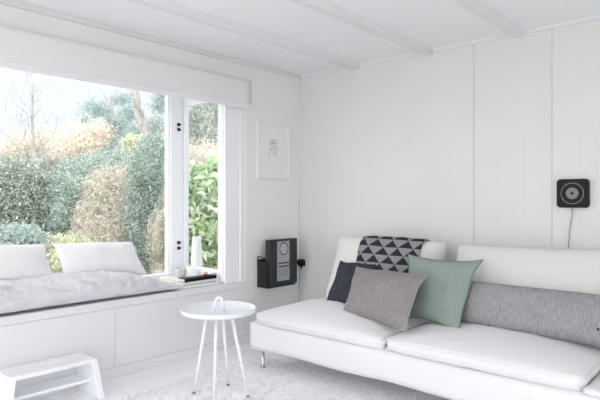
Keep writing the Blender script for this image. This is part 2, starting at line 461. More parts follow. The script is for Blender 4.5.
def bay_pillow(c, label, seed):
    cu = Cushion(c, .19, pinch=.05, p=2.6, q=.6, wr=.012, seed=seed, freq=4)
    o = obj('pillow', cu.mesh(), M['pillow']); tag(o, label, 'pillow', 'white pillows on the window bench'); return o
bay_pillow([onY(-62, 293, 3.56), onY(57, 283, 3.56), onY(44, 244, 3.71), onY(-58, 248, 3.71)], 'white pillow cut off by the left edge of the photo', 2.2)
bay_pillow([onY(63, 282, 3.56), onY(148, 274, 3.56), onY(132, 242, 3.71), onY(53, 243.5, 3.71)], 'whole white pillow on the bench nearer the corner post', 5.1)

# ---- things on the sill
def prism_box(name, x0, x1, y0, y1, z0, z1, m, label, cat, group=None, bev=.003):
    o = obj(name, B(x0, x1, y0, y1, z0, z1, bev=bev), m); return tag(o, label, cat, group)
def book(x0, x1, y0, y1, z0, z1, cover, label, group):
    b = thing('book', ((x0 + x1) / 2, (y0 + y1) / 2, z0), label, 'book', group)
    bm = B(x0, x1, y0, y1, z0, z0 + .003, bev=.0008, seg=1); box(bm, x0, x1, y0, y1, z1 - .003, z1, bev=.0008, seg=1)
    box(bm, x0, x1, y0, y0 + .003, z0, z1, bev=.0008, seg=1)
    obj('cover', bm, cover, b)
    obj('pages', B(x0 + .003, x1 - .003, y0 + .003, y1 - .004, z0 + .003, z1 - .003), M['paper'], b)
    return b
bx0, bx1 = onY(184, 285, 3.265).x, onY(217, 283, 3.265).x
G = 'stacked books on the window sill'
book(bx0 + .004, bx1 - .006, 3.262, 3.37, SILL, SILL + .024, M['paper'], 'white book at the bottom of the stack on the window sill', G)
book(bx0 - .004, bx1, 3.268, 3.365, SILL + .0245, SILL + .047, M['mount'], 'white book in the middle of the sill stack', G)
book(bx0 + .006, bx1 - .004, 3.264, 3.345, SILL + .0475, SILL + .072, M['black'], 'black book on top of two white ones', G)
p = onY(205.5, 276, 3.315)
cp = obj('candle_cup', lathe(bmesh.new(), [(0, 0), (.013, 0), (.016, .006), (.016, .022), (.014, .022), (.013, .005), (0, .005)], (p.x, 3.315, SILL + .0725), 20), M['copper'])
tag(cp, 'tiny copper cup standing on the black book', 'cup')
p = onY(220.5, 279, 3.32)
prism_box('small_box', p.x - .034, min(p.x + .03, XG - .02), 3.29, 3.35, SILL, SILL + .045, M['white'], 'small white box at the right end of the books', 'box')
cx = min(p.x - .006, XG - .045)
cg = obj('tea_light_cup', lathe(bmesh.new(), [(0, 0), (.012, 0), (.018, .010), (.019, .034), (.016, .034), (.014, .012), (0, .008)], (cx, 3.32, SILL + .0455), 20), M['greycup'])
tag(cg, 'tiny grey cup on the small white box', 'cup')
bx = onZ(166, 277, .52).x
prism_box('wooden_board', onY(176.5, 282, 3.5).x, onY(184, 282, 3.5).x + .05, 3.47, 3.735, SILL, SILL + .032, M['wood'], 'pale wooden board lying on the sill under the green bowl', 'board')
p = onY(180.5, 276.5, 3.61)
bw = obj('bowl', lathe(bmesh.new(), [(0, 0), (.024, 0), (.034, .010), (.041, .032), (.041, .058), (.0405, .070), (.036, .070), (.036, .035), (.028, .012), (0, .008)], (p.x, 3.61, SILL + .0325), 36), M['celadon'])
tag(bw, 'pale grey green ceramic bowl beside the corner post', 'bowl')
p = onY(191, 276.5, 3.57)
pt = thing('squat_pot', (p.x, 3.57, SILL), 'squat white ceramic pot in front of the tall vase', 'pot')
obj('pot_body', lathe(bmesh.new(), [(0, 0), (.040, 0), (.047, .015), (.049, .05), (.047, .085), (.038, .104), (.032, .112), (.028, .110), (.036, .08), (.036, .02), (0, .01)], (p.x, 3.57, SILL), 40), M['ceramic'], pt)
obj('handle', T([(p.x + .046, 3.57, SILL + .086), (p.x + .064, 3.565, SILL + .080), (p.x + .068, 3.56, SILL + .062), (p.x + .048, 3.565, SILL + .046)], .005, 8), M['ceramic'], pt)
p = onY(196.6, 265, 3.66)
vs_ = obj('vase', lathe(bmesh.new(), [(0, 0), (.046, 0), (.050, .006), (.049, .09), (.046, .18), (.040, .27), (.036, .335), (.035, .345), (.028, .345), (.030, .30), (.036, .15), (.038, .02), (0, .012)], (p.x, 3.66, SILL), 40), M['ceramic'])
tag(vs_, 'tall tapering white ceramic vase in front of the side pane', 'vase')

# ================================================================= WINDOW WALL THINGS
pf = thing('picture_frame', (3.32, YW, 1.33), 'thin white framed small sketch hanging beside the window', 'picture')
x0, x1, z0, z1 = 3.13, 3.515, 1.328, 1.792
bm = bmesh.new()
for q in ((x0, x1, z0, z0 + .012), (x0, x1, z1 - .012, z1), (x0, x0 + .012, z0 + .012, z1 - .012), (x1 - .012, x1, z0 + .012, z1 - .012)):
    box(bm, q[0], q[1], YW - .022, YW - .001, q[2], q[3], bev=.0015, seg=1)
obj('frame', bm, M['pframe'], pf)
obj('mount', B(x0 + .012, x1 - .012, YW - .010, YW - .002, z0 + .012, z1 - .012), M['mount'], pf)
bm = bmesh.new(); rr = random.Random(3)
pa = onY(267.5, 139, YW); pb = onY(277, 157, YW)
for _ in range(120):       # a little hatched drawing: strokes crowd into the upper part
    u, v = rr.random(), rr.random() ** .8
    if v < .35 and rr.random() < .55: continue
    if v > .4 and u < .25 * (1 - v) + .1: continue
    X = pa.x + (pb.x - pa.x) * u; Z = pb.z + (pa.z - pb.z) * v; l = rr.uniform(.008, .022); an = rr.gauss(1.0, .5)
    dx, dz = math.cos(an) * l / 2, math.sin(an) * l / 2; nx, nz = -math.sin(an) * .0014, math.cos(an) * .0014
    bm.faces.new([bm.verts.new((X + a * dx + b * nx, YW - .0104, Z + a * dz + b * nz)) for a, b in ((-1, -1), (1, -1), (1, 1), (-1, 1))])
obj('sketch', bm, M['sketch'], pf)

# wall rack and the charcoal box in it
rk = thing('wall_rack', (3.3, YW, .45), 'black metal wall rack holding a tall box under the picture', 'rack')
rx0, rx1 = 3.14, 3.46
bm = B(rx0, rx1, YW - .004, YW - .001, .432, .66); box(bm, rx0, rx1, 3.105, YW - .001, .432, .436)
box(bm, rx0, rx0 + .003, 3.125, YW - .001, .436, .645); box(bm, rx1 - .003, rx1, 3.125, YW - .001, .436, .62)
box(bm, rx0, rx1, 3.103, 3.106, .432, .452)
obj('rack_body', bm, M['blackmetal'], rk)
obj('rack_arm', T([(rx0 + .0015, YW - .004, .60), (rx0 + .0015, YW - .004, .672), (rx0 + .0015, YW - .012, .684), (rx0 + .0015, 3.15, .672), (rx0 + .0015, 3.128, .640)], .0045, 8), M['blackmetal'], rk)
obj('rack_arm', T([(rx1 - .0015, YW - .004, .60), (rx1 - .0015, YW - .004, .672), (rx1 - .0015, YW - .012, .684), (rx1 - .0015, 3.15, .672), (rx1 - .0015, 3.128, .640)], .0045, 8), M['blackmetal'], rk)
bxx = thing('dial_box', (3.31, 3.12, .46), 'charcoal box with silver dial panel standing in the black wall rack', 'box')
fx0, fx1, fz0, fz1 = onY(270.2, 240, 3.112).x, onY(297.2, 238, 3.112).x, .444, onY(270, 240.3, 3.112).z
obj('case', B(fx0, fx1, 3.112, 3.165, fz0, fz1, bev=.003), M['darkgrey'], bxx)
s0, s1 = onY(277.3, 250, 3.11).x, onY(289.4, 250, 3.11).x; sz1, sz0 = fz1 - .016, fz0 + .035
pnl = obj('dial_panel', B(s0, s1, 3.108, 3.1125, sz0, sz1, bev=.001, seg=1), M['silver'], bxx)
bm = bmesh.new(); sc = (s0 + s1) / 2; dz = sz1 - .062
def ring(bm, cx, cz, r0, r1, Y, n=36):
    a = [bm.verts.new((cx + r0 * math.cos(2 * PI * i / n), Y, cz + r0 * math.sin(2 * PI * i / n))) for i in range(n)]
    b = [bm.verts.new((cx + r1 * math.cos(2 * PI * i / n), Y, cz + r1 * math.sin(2 * PI * i / n))) for i in range(n)]
    for i in range(n): bm.faces.new((a[i], a[(i + 1) % n], b[(i + 1) % n], b[i]))
ring(bm, sc + .004, dz, .046, .054, 3.1072); ring(bm, sc + .004, dz, .020, .023, 3.1072)
obj('dial_ring', bm, M['ink'], pnl)
bm = bmesh.new(); ring(bm, sc + .004, dz, .001, .020, 3.1074); ring(bm, sc + .004, dz, .027, .040, 3.1074)
obj('dial_face', bm, M['silver2'], pnl)
bm = bmesh.new()
for zz, hh, k in ((.62, .011, 1), (.592, .011, 1)): box(bm, s0 + .012, s1 - .006, 3.1066, 3.1082, zz, zz + hh)
for zz in (.572, .560, .546, .534, .520):
    x = s0 + .015
    while x < s1 - .02:
        l = rr.uniform(.008, .022); box(bm, x, min(x + l, s1 - .01), 3.1069, 3.1082, zz, zz + .003); x += l + .006
obj('printed_lines', bm, M['ink'], pnl)

# plug adaptor on the sofa wall, right at the corner
ad = thing('plug_adaptor', (XS, 3.205, .586), 'black plug adaptor on the wall corner beside the charcoal box', 'plug')
obj('adaptor_body', B(XS - .045, XS - .001, 3.17, 3.232, .562, .622, bev=.009, seg=3), M['black'], ad)
obj('plug_head', T([(XS - .04, 3.200, .60), (XS - .075, 3.200, .60)], [.021, .017], 16), M['black'], ad)
obj('strain_relief', T([(XS - .03, 3.200, .565), (XS - .03, 3.200, .535)], [.010, .005], 10), M['black'], ad)
cbl = obj('power_cable', T([(XS - .03, 3.200, .537), (XS - .024, 3.202, .48), (XS - .01, 3.210, .40), (XS - .008, 3.204, .30), (XS - .008, 3.21, .15), (XS - .01, 3.20, .012)], .0028, 8), M['cordwhite'])
tag(cbl, 'thin pale cable hanging from the plug adaptor in the corner', 'cable')

# ================================================================= CD PLAYER ON THE SOFA WALL
y1_, y0_ = onX(556.5, 190, XS - .035).y, onX(588.5, 190, XS - .035).y
z1_, z0_ = onX(572, 179, XS - .035).z, onX(572, 207.7, XS - .035).z
yc, zc = (y0_ + y1_) / 2, (z0_ + z1_) / 2; hw = (y1_ - y0_) / 2; hh = (z1_ - z0_) / 2
cd = thing('wall_disc_player', (XS, yc, zc), 'square black disc player with rounded corners on the plank wall', 'disc player')
def rounded_slab(xf, xb, yc, zc, hw, hh, r, n=8):
    bm = bmesh.new(); ol = []
    for cy, cz, a0 in ((1, 1, 0), (-1, 1, 90), (-1, -1, 180), (1, -1, 270)):
        for i in range(n + 1):
            a = math.radians(a0 + 90 * i / n); ol.append((yc + cy * (hw - r) + r * math.cos(a), zc + cz * (hh - r) + r * math.sin(a)))
    e = .005
    def rg(x, ins): return [bm.verts.new((x, yc + (y - yc) * (1 - ins / hw), zc + (z - zc) * (1 - ins / hh))) for y, z in ol]
    R = [rg(xb, 0), rg(xf + e, 0), rg(xf + e * .3, e * .3), rg(xf, e)]
    for a, b in zip(R, R[1:]):
        for i in range(len(ol)): bm.faces.new((a[i], a[(i + 1) % len(ol)], b[(i + 1) % len(ol)], b[i]))
    bm.faces.new(R[-1]); bm.faces.new(R[0][::-1]); bmesh.ops.recalc_face_normals(bm, faces=bm.faces[:]); return bm
obj('player_case', rounded_slab(XS - .037, XS - .001, yc, zc, hw, hh, .022), M['black'], cd)
def discX(bm, x, cy, cz, r0, r1, n=48):
    a = [bm.verts.new((x, cy + r0 * math.cos(2 * PI * i / n), cz + r0 * math.sin(2 * PI * i / n))) for i in range(n)]
    b = [bm.verts.new((x, cy + r1 * math.cos(2 * PI * i / n), cz + r1 * math.sin(2 * PI * i / n))) for i in range(n)]
    for i in range(n): bm.faces.new((a[i], a[(i + 1) % n], b[(i + 1) % n], b[i]))
    return bm
def torusX(x, cy, cz, R, r): return T([(x, cy + R * math.cos(2 * PI * i / 48), cz + R * math.sin(2 * PI * i / 48)) for i in range(49)], r, 6)
obj('outer_ring', torusX(XS - .0372, yc, zc, .064, .0014), M['ring'], cd)
obj('disc', T([(XS - .037, yc, zc), (XS - .0395, yc, zc)], .036, 40), M['speaker'], cd)
obj('spindle', T([(XS - .0395, yc, zc), (XS - .044, yc, zc)], [.009, .006], 20), M['black'], cd)
e = onX(568.5, 246, XS - .006)
obj('pull_cord', T([(XS - .02, yc + .004, z0_ + .003), (XS - .014, yc + .006, z0_ - .06), (XS - .010, (yc + e.y) / 2 + .004, (z0_ + e.z) / 2), (XS - .008, e.y, e.z), (XS - .008, e.y + .01, .45), (XS - .008, e.y + .012, .3)], .0022, 8), M['cordgrey'], cd)

# ================================================================= SOFA
YL = 2.72; YM = 1.672; YE = .642; YZ = .36; X0 = 2.57; X1 = 3.56
sf = thing('sofa', (3.05, 1.5, 0), 'long low white slipcovered sofa with chrome legs against the plank wall', 'sofa')
def hem(P, p):
    if p.z < -.5: P.z += .004 * math.sin(P.y * 9) + .006 * noise.noise(Vector((P.y * 4, P.x * 4, 0)))
    return P
obj('base_cover', rbox(X0, X1, YZ, YL, .14, .312, .014, n=(20, 60, 5), wr=.0035, freq=5, slump=hem), M['sofa'], sf)
def seat(y0, y1, seed, nm='seat_cushion'):
    def sl(P, p):
        P.x += .034 * abs(p.y) ** 9 * max(0, -p.x) ** 3; P.z -= .014 * abs(p.y) ** 6 * max(0, p.z); P.z -= .012 * max(0, -p.x) ** 6 * max(0, p.z) * (1 - p.y ** 6); return P
    return obj(nm, rbox(X0 + .003, 3.42, y0, y1, .314, .388, .0368, n=(44, 70, 8), puff=.052, wr=.007, seed=seed, freq=5, slump=sl), M['sofa'], sf)
seat(YM + .004, YL - .006, 1); seat(YE, YM - .004, 4)
obj('footstool_cushion', rbox(X0 + .003, 3.42, YZ, YE - .006, .314, .335, .009, n=(20, 10, 4), wr=.003), M['sofa'], sf)
obj('backrest', rbox(3.42, X1, YZ, 2.56, .30, .68, .04, n=(8, 40, 10), wr=.004), M['sofa'], sf)
for x, y in ((2.612, 2.640), (3.50, 2.640), (2.612, .44), (3.50, .44)):
    lg = obj('leg', tube(T([(x, y, .016), (x, y, .02), (x, y, .142)], [.0125] * 3, 16), [(x, y, .012), (x, y, .018)], .020, 16), M['chrome'], sf)

def back_cushion(y0, y1, seed, zt0, zt1, xb=3.20):
    c = [(xb, y1 - .06, .40), (xb + .0, y0, .40), (3.42, y0 + .03, zt0), (3.42, y1 - .03, zt1)]
    return Cushion(c, .24, pinch=.025, p=6, q=.5, wr=.012, seed=seed, freq=3.2)
bc1 = back_cushion(1.66, 2.61, 3.3, .862, .868); obj('back_cushion', bc1.mesh(44, 34), M['backc'], sf)
bc2 = back_cushion(.42, 1.635, 8.1, .865, .85); obj('back_cushion', bc2.mesh(54, 34), M['backc'], sf)

# throw laid over the left back cushion
bm = bmesh.new(); uv = bm.loops.layers.uv.verify(); n, m_ = 40, 50; G_ = []
for i in range(n + 1):
    row = []
    for j in range(m_ + 1):
        s = j / m_          # 0 at the front hem, 1 hanging behind
        u = .31 + .56 * i / n
        if s < .8:
            v = .30 + (.995 - .30) * (s / .8) ; side = 1
        else:
            v = .995 - (s - .8) * 1.6; side = -1
        u2 = u + (.02 if side == 1 else 0) * 0
        P = bc1.at(u2, v, side, .007)
        P.z += .006 * max(0, 1 - abs(v - 1) * 9)
        P += bc1.n * .003 * math.sin(u * 25 + v * 4)
        row.append((bm.verts.new(P), (u * 7.4, s * 7.2)))
    G_.append(row)
for i in range(n):
    for j in range(m_):
        q = [G_[i][j], G_[i + 1][j], G_[i + 1][j + 1], G_[i][j + 1]]
        f = bm.faces.new([a[0] for a in q]); f.smooth = True
        for l, a in zip(f.loops, q): l[uv].uv = a[1]
th = obj('throw_blanket', bm, M['throw']); md = th.modifiers.new('t', 'SOLIDIFY'); md.thickness = .006; md.offset = 1
tag(th, 'dark blue and grey triangle patterned throw over the back cushion', 'throw')

# scatter cushions
GC = 'scatter cushions on the sofa'
def scatter(name, c, thick, m, seam, label, seed, **k):
    cu = Cushion(c, thick, seed=seed, **k)
    t = thing(name, (cu.c[0] + cu.c[1]) / 2, label, 'cushion', GC)
    bpy.context.view_layer.update()
    obj('cushion_cover', cu.mesh(40, 40), m, t)
    obj('seam', cu.rim(.0028), seam, t)
    return t
scatter('cushion', [(3.06, 2.44, .425), (2.98, 2.10, .425), (3.20, 2.10, .705), (3.22, 2.44, .70)], .11, M['dark'], M['dark'],
        'small dark charcoal knitted cushion at the left end of the sofa', 1.7, pinch=.05, p=2.4, wr=.008)
scatter('cushion', [(2.845, 2.13, .420), (2.655, 1.55, .425), (2.885, 1.555, .715), (3.0, 2.145, .700)], .13, M['greylinen'], M['seam'],
        'taupe grey linen cushion lying in front of the green one', 4.2, pinch=.045, p=2.2, wr=.018, freq=4.5)
scatter('cushion', [(2.96, 1.78, .42), (2.865, 1.345, .408), (3.13, 1.318, .80), (3.115, 1.815, .80)], .14, M['sage'], M['sageseam'],
        'sage green cushion with pointed corners leaning beside the long grey one', 6.6, pinch=.13, p=1.9, q=.6, wr=.022, freq=3.2)
bt = Cushion([(3.04, 1.50, .425), (2.96, .40, .425), (3.10, .40, .665), (3.14, 1.48, .665)], .17, pinch=.02, p=3.5, q=.5, wr=.008, seed=2.9, freq=3)
bo = thing('long_cushion', (3.0, .95, .42), 'long grey melange bolster cushion along the sofa back', 'cushion', GC)
bpy.context.view_layer.update()
obj('cushion_cover', bt.mesh(70, 30), M['bolster'], bo)
p = onX(597, 331, 2.9)
obj('label_tab', B(p.x + .03, p.x + .034, p.y - .002, p.y + .008, p.z - .004, p.z + .008), M['ink'], bo)

# ================================================================= SIDE TABLE
c = Vector((2.097, 2.491, 0)); ZT = .492
tb = thing('side_table', (c.x, c.y, .02), 'round white metal tray table with four thin legs on the rug', 'table')
bpy.context.view_layer.update()
R_ = .215
obj('tabletop', lathe(bmesh.new(), [(0, -.008), (R_ - .012, -.008), (R_ - .002, -.004), (R_ + .003, .004), (R_ + .006, .020), (R_ + .004, .023), (R_ + .001, .021), (R_ - .004, .006), (R_ - .012, 0), (0, 0)], (c.x, c.y, ZT), 72), M['tablewhite'], tb)
feet = [onZ(194, 393, .02), onZ(248, 396.5, .02), onZ(228.3, 385, .02), onZ(214, 404, .02)]
for f in feet:
    d = (f - Vector((c.x, c.y, .02))); t = Vector((c.x, c.y, ZT - .006)) + Vector((d.x, d.y, 0)) * .45
    lg = obj('leg', T([f + Vector((0, 0, .006)), f.lerp(t, .5), t], [.0072, .0098, .0118], 14), M['tablewhite'], tb)
    obj('foot_cap', T([f + Vector((0, 0, -.003)), f + Vector((0, 0, .008))], .0095, 12), M['cordgrey'], lg)
v = Vector((.75, -.661, 0)).normalized()  # handle loop, set roughly square to the viewer
rt = Vector((.661, -.75, 0)) 
pts = []
for i in range(13):
    a = PI * i / 12
    pts.append(c + rt * (-.020 * math.cos(a) + .006) + Vector((0, 0, ZT + .058 + .022 * math.sin(a))))
pts = [c - rt * .030 + Vector((0, 0, ZT - .002))] + pts + [c + rt * .030 + Vector((0, 0, ZT - .002))]
obj('tray_handle', T(pts, .0095, 14), M['tablewhite'], tb)

# ================================================================= STEP STOOL
st = thing('step_stool', (1.37, 3.08, 0), 'low white wooden step stool by the window bench', 'stool')
bpy.context.view_layer.update()
sx0, sx1, sy0, sy1, sz = 1.125, 1.600, 2.985, 3.185, .228
bm = bmesh.new()      # top board with its long grip hole
hx0, hx1, hy0, hy1 = 1.305, 1.425, 3.080, 3.110
xs = [sx0, hx0, hx1, sx1]; ys = [sy0, hy0, hy1, sy1]
V = {(i, j, k): bm.verts.new((xs[i], ys[j], z)) for i in range(4) for j in range(4) for k, z in enumerate((sz - .022, sz))}
for i in range(3):
    for j in range(3):
        if (i, j) == (1, 1): continue
        for k in (0, 1): bm.faces.new([V[(i, j, k)], V[(i + 1, j, k)], V[(i + 1, j + 1, k)], V[(i, j + 1, k)]])
def wallq(a, b): bm.faces.new([V[(*a, 0)], V[(*b, 0)], V[(*b, 1)], V[(*a, 1)]])
for i in range(3): wallq((i, 0), (i + 1, 0)); wallq((i, 3), (i + 1, 3)); wallq((0, i), (0, i + 1)); wallq((3, i), (3, i + 1))
wallq((1, 1), (2, 1)); wallq((1, 2), (2, 2)); wallq((1, 1), (1, 2)); wallq((2, 1), (2, 2))
bmesh.ops.recalc_face_normals(bm, faces=bm.faces[:])
es = [e for e in bm.edges if e.is_manifold and e.calc_face_angle(0) > 1]
bmesh.ops.bevel(bm, geom=es, offset=.004, segments=2, affect='EDGES')
obj('stool_top', bm, M['white'], st)
def leg_panel(xt, xb, th_):    # a board that splays outwards and widens to the floor
    bm = bmesh.new()
    P = [(xt, sy0, sz - .001), (xt + th_, sy0, sz - .001), (xt + th_, sy1, sz - .001), (xt, sy1, sz - .001)]
    Q = [(xb, sy0 - .03, 0), (xb + th_, sy0 - .03, 0), (xb + th_, sy1 + .02, 0), (xb, sy1 + .02, 0)]
    a = [bm.verts.new(q) for q in P]; b = [bm.verts.new(q) for q in Q]
    bm.faces.new(a); bm.faces.new(b[::-1])
    for i in range(4): bm.faces.new((a[i], b[i], b[(i + 1) % 4], a[(i + 1) % 4]))
    bmesh.ops.recalc_face_normals(bm, faces=bm.faces[:])
    bmesh.ops.bevel(bm, geom=bm.edges[:], offset=.003, segments=2, affect='EDGES')
    return bm
obj('leg', leg_panel(sx1 - .034, sx1 - .004, .036), M['white'], st)
obj('leg', leg_panel(sx0 - .006, sx0 - .048, .036), M['white'], st)
obj('shelf', B(sx0 + .004, sx1 - .004, sy0 + .05, sy1 - .01, .085, .103, bev=.003), M['white'], st)

# ================================================================= RUG
rx0_, rx1_, ry0_, ry1_ = .2, 2.80, -.6, 2.84
rg = thing('rug', (1.6, 1.2, 0), 'white shaggy wool rug under the table and the sofa front', 'rug')
bpy.context.view_layer.update()
nx, ny = 260, 340
bm = bmesh.new()
vv = [[None] * (ny + 1) for _ in range(nx + 1)]
for i in range(nx + 1):
    for j in range(ny + 1):
        x = rx0_ + (rx1_ - rx0_) * i / nx; y = ry0_ + (ry1_ - ry0_) * j / ny
        e = min(1, min(i, nx - i, j, ny - j) / 3)
        z = .002 + e * (.008 + .007 * noise.noise(Vector((x * 22, y * 22, 0))) + .004 * noise.noise(Vector((x * 60, y * 60, 5))))
        ex = .008 * noise.noise(Vector((x * 9, y * 9, 2)))
        vv[i][j] = bm.verts.new((x + ex, y + ex, max(.0015, z)))
for i in range(nx):
    for j in range(ny): bm.faces.new((vv[i][j], vv[i + 1][j], vv[i + 1][j + 1], vv[i][j + 1])).smooth = True
obj('rug_backing', bm, M['rug'], rg)
# pile: curled tufts
def quads_obj(name, verts, m, parent=None):
    n = len(verts) // 4; me = D.meshes.new(name)
    me.vertices.add(n * 4); me.vertices.foreach_set('co', verts.astype(np.float32).ravel())
    me.loops.add(n * 4); me.loops.foreach_set('vertex_index', np.arange(n * 4, dtype=np.int32))
    me.polygons.add(n); me.polygons.foreach_set('loop_start', np.arange(0, n * 4, 4, dtype=np.int32))
    me.update(calc_edges=True); me.validate()
    me.materials.append(m)
    o = D.objects.new(name, me); COL.objects.link(o)
    if parent is not None: o.parent = parent; o.matrix_parent_inverse = parent.matrix_basis.inverted()
    return o
n = 46000
bx_ = RNG.uniform(1.3, rx1_, n); by_ = RNG.uniform(.9, ry1_, n); th_ = RNG.uniform(0, 2 * PI, n); hh_ = RNG.uniform(.009, .020, n); wd = RNG.uniform(.0015, .004, n)
ln = RNG.uniform(.006, .02, n); th2 = th_ + RNG.uniform(-1, 1, n)
A = np.stack([bx_ - wd * np.sin(th_), by_ + wd * np.cos(th_), np.full(n, .006)], 1); Bq = np.stack([bx_ + wd * np.sin(th_), by_ - wd * np.cos(th_), np.full(n, .006)], 1)
C2 = np.stack([bx_ + ln * np.cos(th2) + wd * .5, by_ + ln * np.sin(th2), hh_], 1); D2 = C2 - np.stack([wd, wd * 0, -wd * .3], 1)
pile = quads_obj('rug_pile', np.stack([A, Bq, C2, D2], 1).reshape(-1, 3), M['rug'], rg); pile['kind'] = 'stuff'

# ================================================================= GARDEN
GZ = -.42
M['lawn'] = mat('garden soil and leaves', (.42, .40, .34), .95, var=.3, scale=4, detail=8, bump=.5, bscale=10)
M['bark'] = mat('pale grey bark', (.40, .38, .37), .9, var=.25, scale=14, bump=.6, bscale=30, stretch=(1, 1, .2))
M['bounce_pave'] = mat('pale terrace paving', (.62, .62, .60), .9, var=.08, scale=5)  # pale so that it bounces daylight into the room
struct('ground', B(-26, 34, -26, 46, GZ - .2, GZ), M['lawn'])
struct('bounce_slab', B(-8, XB - .1, -8, 8, GZ, -.06), M['bounce_pave'])  # unseen slab, added to bounce daylight up to the ceiling
struct('bounce_slab_front', B(XB - .1, 8, -8, YR - .1, GZ, -.06), M['bounce_pave'])  # second unseen slab, added for its bounce as well
struct('house_plinth', B(XB - .1, XS + .12, YR - .1, YW + .1, GZ, -.061), M['frame'])
M['teal'] = leaf_mat('blue green conifer leaves', [(.16, .22, .20), (.32, .41, .37), (.50, .60, .54), (.70, .77, .71)])  # all leaf ramps paled, dark ends lifted: outdoor haze put into the colour
M['green'] = leaf_mat('muted evergreen leaves', [(.19, .23, .20), (.34, .40, .34), (.50, .56, .49), (.74, .76, .70)])
M['beige'] = leaf_mat('dry beige leaves', [(.42, .38, .31), (.62, .58, .50), (.76, .73, .65), (.90, .88, .82)])
M['laurel'] = leaf_mat('glossy laurel leaves', [(.18, .28, .15), (.36, .52, .30), (.64, .78, .50), (.93, .98, .84)], .4)  # near-white end of the ramp paints highlights onto some leaves
M['autumn'] = leaf_mat('pale orange autumn leaves', [(.66, .56, .48), (.82, .73, .62), (.88, .83, .72), (.92, .90, .87)], .5)
M['yellow'] = leaf_mat('yellow green leaves', [(.40, .44, .30), (.62, .64, .46), (.80, .80, .62), (.88, .88, .78)], .5)
M['silverleaf'] = leaf_mat('silvery blue leaves', [(.30, .38, .37), (.52, .62, .60), (.74, .82, .79)], .4)
M['pine'] = leaf_mat('hazy blue pine needles', [(.30, .40, .40), (.44, .55, .54), (.60, .68, .68)], .4)

def foliage_verts(blobs, n, size, aspect=.5, up=0, shell=.55, rng=RNG):
    out = []
    tot = sum(b[3] * b[4] + b[4] * b[5] + b[3] * b[5] for b in blobs)
    for cx, cy, cz, rx, ry, rz in blobs:
        k = int(n * (rx * ry + ry * rz + rx * rz) / tot)
        d = rng.normal(size=(k, 3)); d /= np.linalg.norm(d, axis=1)[:, None]
        r = shell + (1 - shell) * rng.random(k) ** .6
        lump = 1 + .10 * np.sin(d[:, 0] * 7 + cx * 3) * np.sin(d[:, 2] * 6 + cz) + .07 * rng.normal(size=k)
        lump += .13 * np.sin(d[:, 0] * 15 + d[:, 1] * 9 + cz * 5) * np.sin(d[:, 2] * 13 + cx * 7) + np.where(rng.random(k) < .14, rng.uniform(0, .35, k), 0)
        P = np.array([cx, cy, cz]) + d * (r * lump)[:, None] * np.array([rx, ry, rz])
        nrm = d + rng.normal(size=(k, 3)) * .8; nrm /= np.linalg.norm(nrm, axis=1)[:, None]
        t = np.cross(nrm, rng.normal(size=(k, 3))); t[:, 2] += up; t -= nrm * (t * nrm).sum(1)[:, None]; t /= np.linalg.norm(t, axis=1)[:, None]
        b = np.cross(nrm, t); L_ = size * rng.uniform(.6, 1.3, k)[:, None]; W = L_ * aspect
        droop = np.zeros((k, 3)); droop[:, 2] = -L_[:, 0] * .2
        out.append(np.stack([P - t * L_ * .5, P + b * W * .5, P + t * L_ * .5 + droop, P - b * W * .5], 1).reshape(-1, 3))
    V = np.concatenate(out); V[:, 2] = np.maximum(V[:, 2], GZ + .01)
    return V
def core_bm(blobs, k=.62):
    bm = bmesh.new()
    for cx, cy, cz, rx, ry, rz in blobs:
        r = bmesh.ops.create_icosphere(bm, subdivisions=3, radius=1)
        for v in r['verts']:
            f = k * (1 + .18 * noise.noise(v.co * 2.5 + Vector((cx, cy, cz))))
            v.co = Vector((cx + v.co.x * rx * f, cy + v.co.y * ry * f, max(GZ + .02, cz + v.co.z * rz * f)))
    return bm
def trunk_bm(base, top, r, branches=10, seed=0, spread=.5, rb=.35, start=.35, seg=10):
    rr = random.Random(seed); bm = bmesh.new(); base = Vector(base); top = Vector(top)
    n = 8; pts = [base.lerp(top, i / n) + Vector((rr.uniform(-1, 1), rr.uniform(-1, 1), 0)) * r * (.8 if 0 < i < n else 0) for i in range(n + 1)]
    tube(bm, pts, [r * (1 - .75 * i / n) for i in range(n + 1)], seg)
    Hh = (top - base).length
    def br(p, d, l, r_, depth):
        q = [p]; 
        for _ in range(4):
            d = (d + Vector((rr.uniform(-.3, .3), rr.uniform(-.3, .3), rr.uniform(-.05, .3)))).normalized(); q.append(q[-1] + d * l / 4)
        tube(bm, q, [r_ * (1 - .2 * i) for i in range(5)], 5)
        if depth:
            for _ in range(3):
                k = rr.randint(1, 4); br(q[k], (d + Vector((rr.uniform(-.8, .8), rr.uniform(-.8, .8), rr.uniform(-.1, .6)))).normalized(), l * .55, r_ * .5, depth - 1)
    for _ in range(branches):
        t = rr.uniform(start, .98); a = rr.uniform(0, 2 * PI)
        br(base.lerp(top, t), Vector((math.cos(a), math.sin(a), rr.uniform(.1, .7))).normalized(), Hh * spread * (1.1 - t) + .2, r * rb * (1.2 - t), 2)
    return bm
def gp(px, py, Y): p = onY(px, py, Y); return p.x, p.y, p.z
def shrub(name, m, label, cat, blobs, n, size, aspect=.5, up=0, core=.62, group=None, stem_r=.04, shell=.55, corem=None):
    cx = sum(b[0] for b in blobs) / len(blobs); cy = sum(b[1] for b in blobs) / len(blobs)
    t = thing(name, (cx, cy, GZ), label, cat, group); bpy.context.view_layer.update()
    zb = max(b[2] for b in blobs)
    obj('stem', trunk_bm((cx, cy, GZ), (cx, cy, zb), stem_r, 6, int(cx * 10), .35), M['bark'], t)
    if core:
        f = quads_obj('foliage', foliage_verts(blobs, n, size, aspect, up, shell), m, t)
        bmc = core_bm(blobs, core); fo = obj('inner_foliage', bmc, m, t, smooth=True)
    else:
        f = quads_obj('foliage', foliage_verts(blobs, n, size, aspect, up, shell), m, t)
    return t
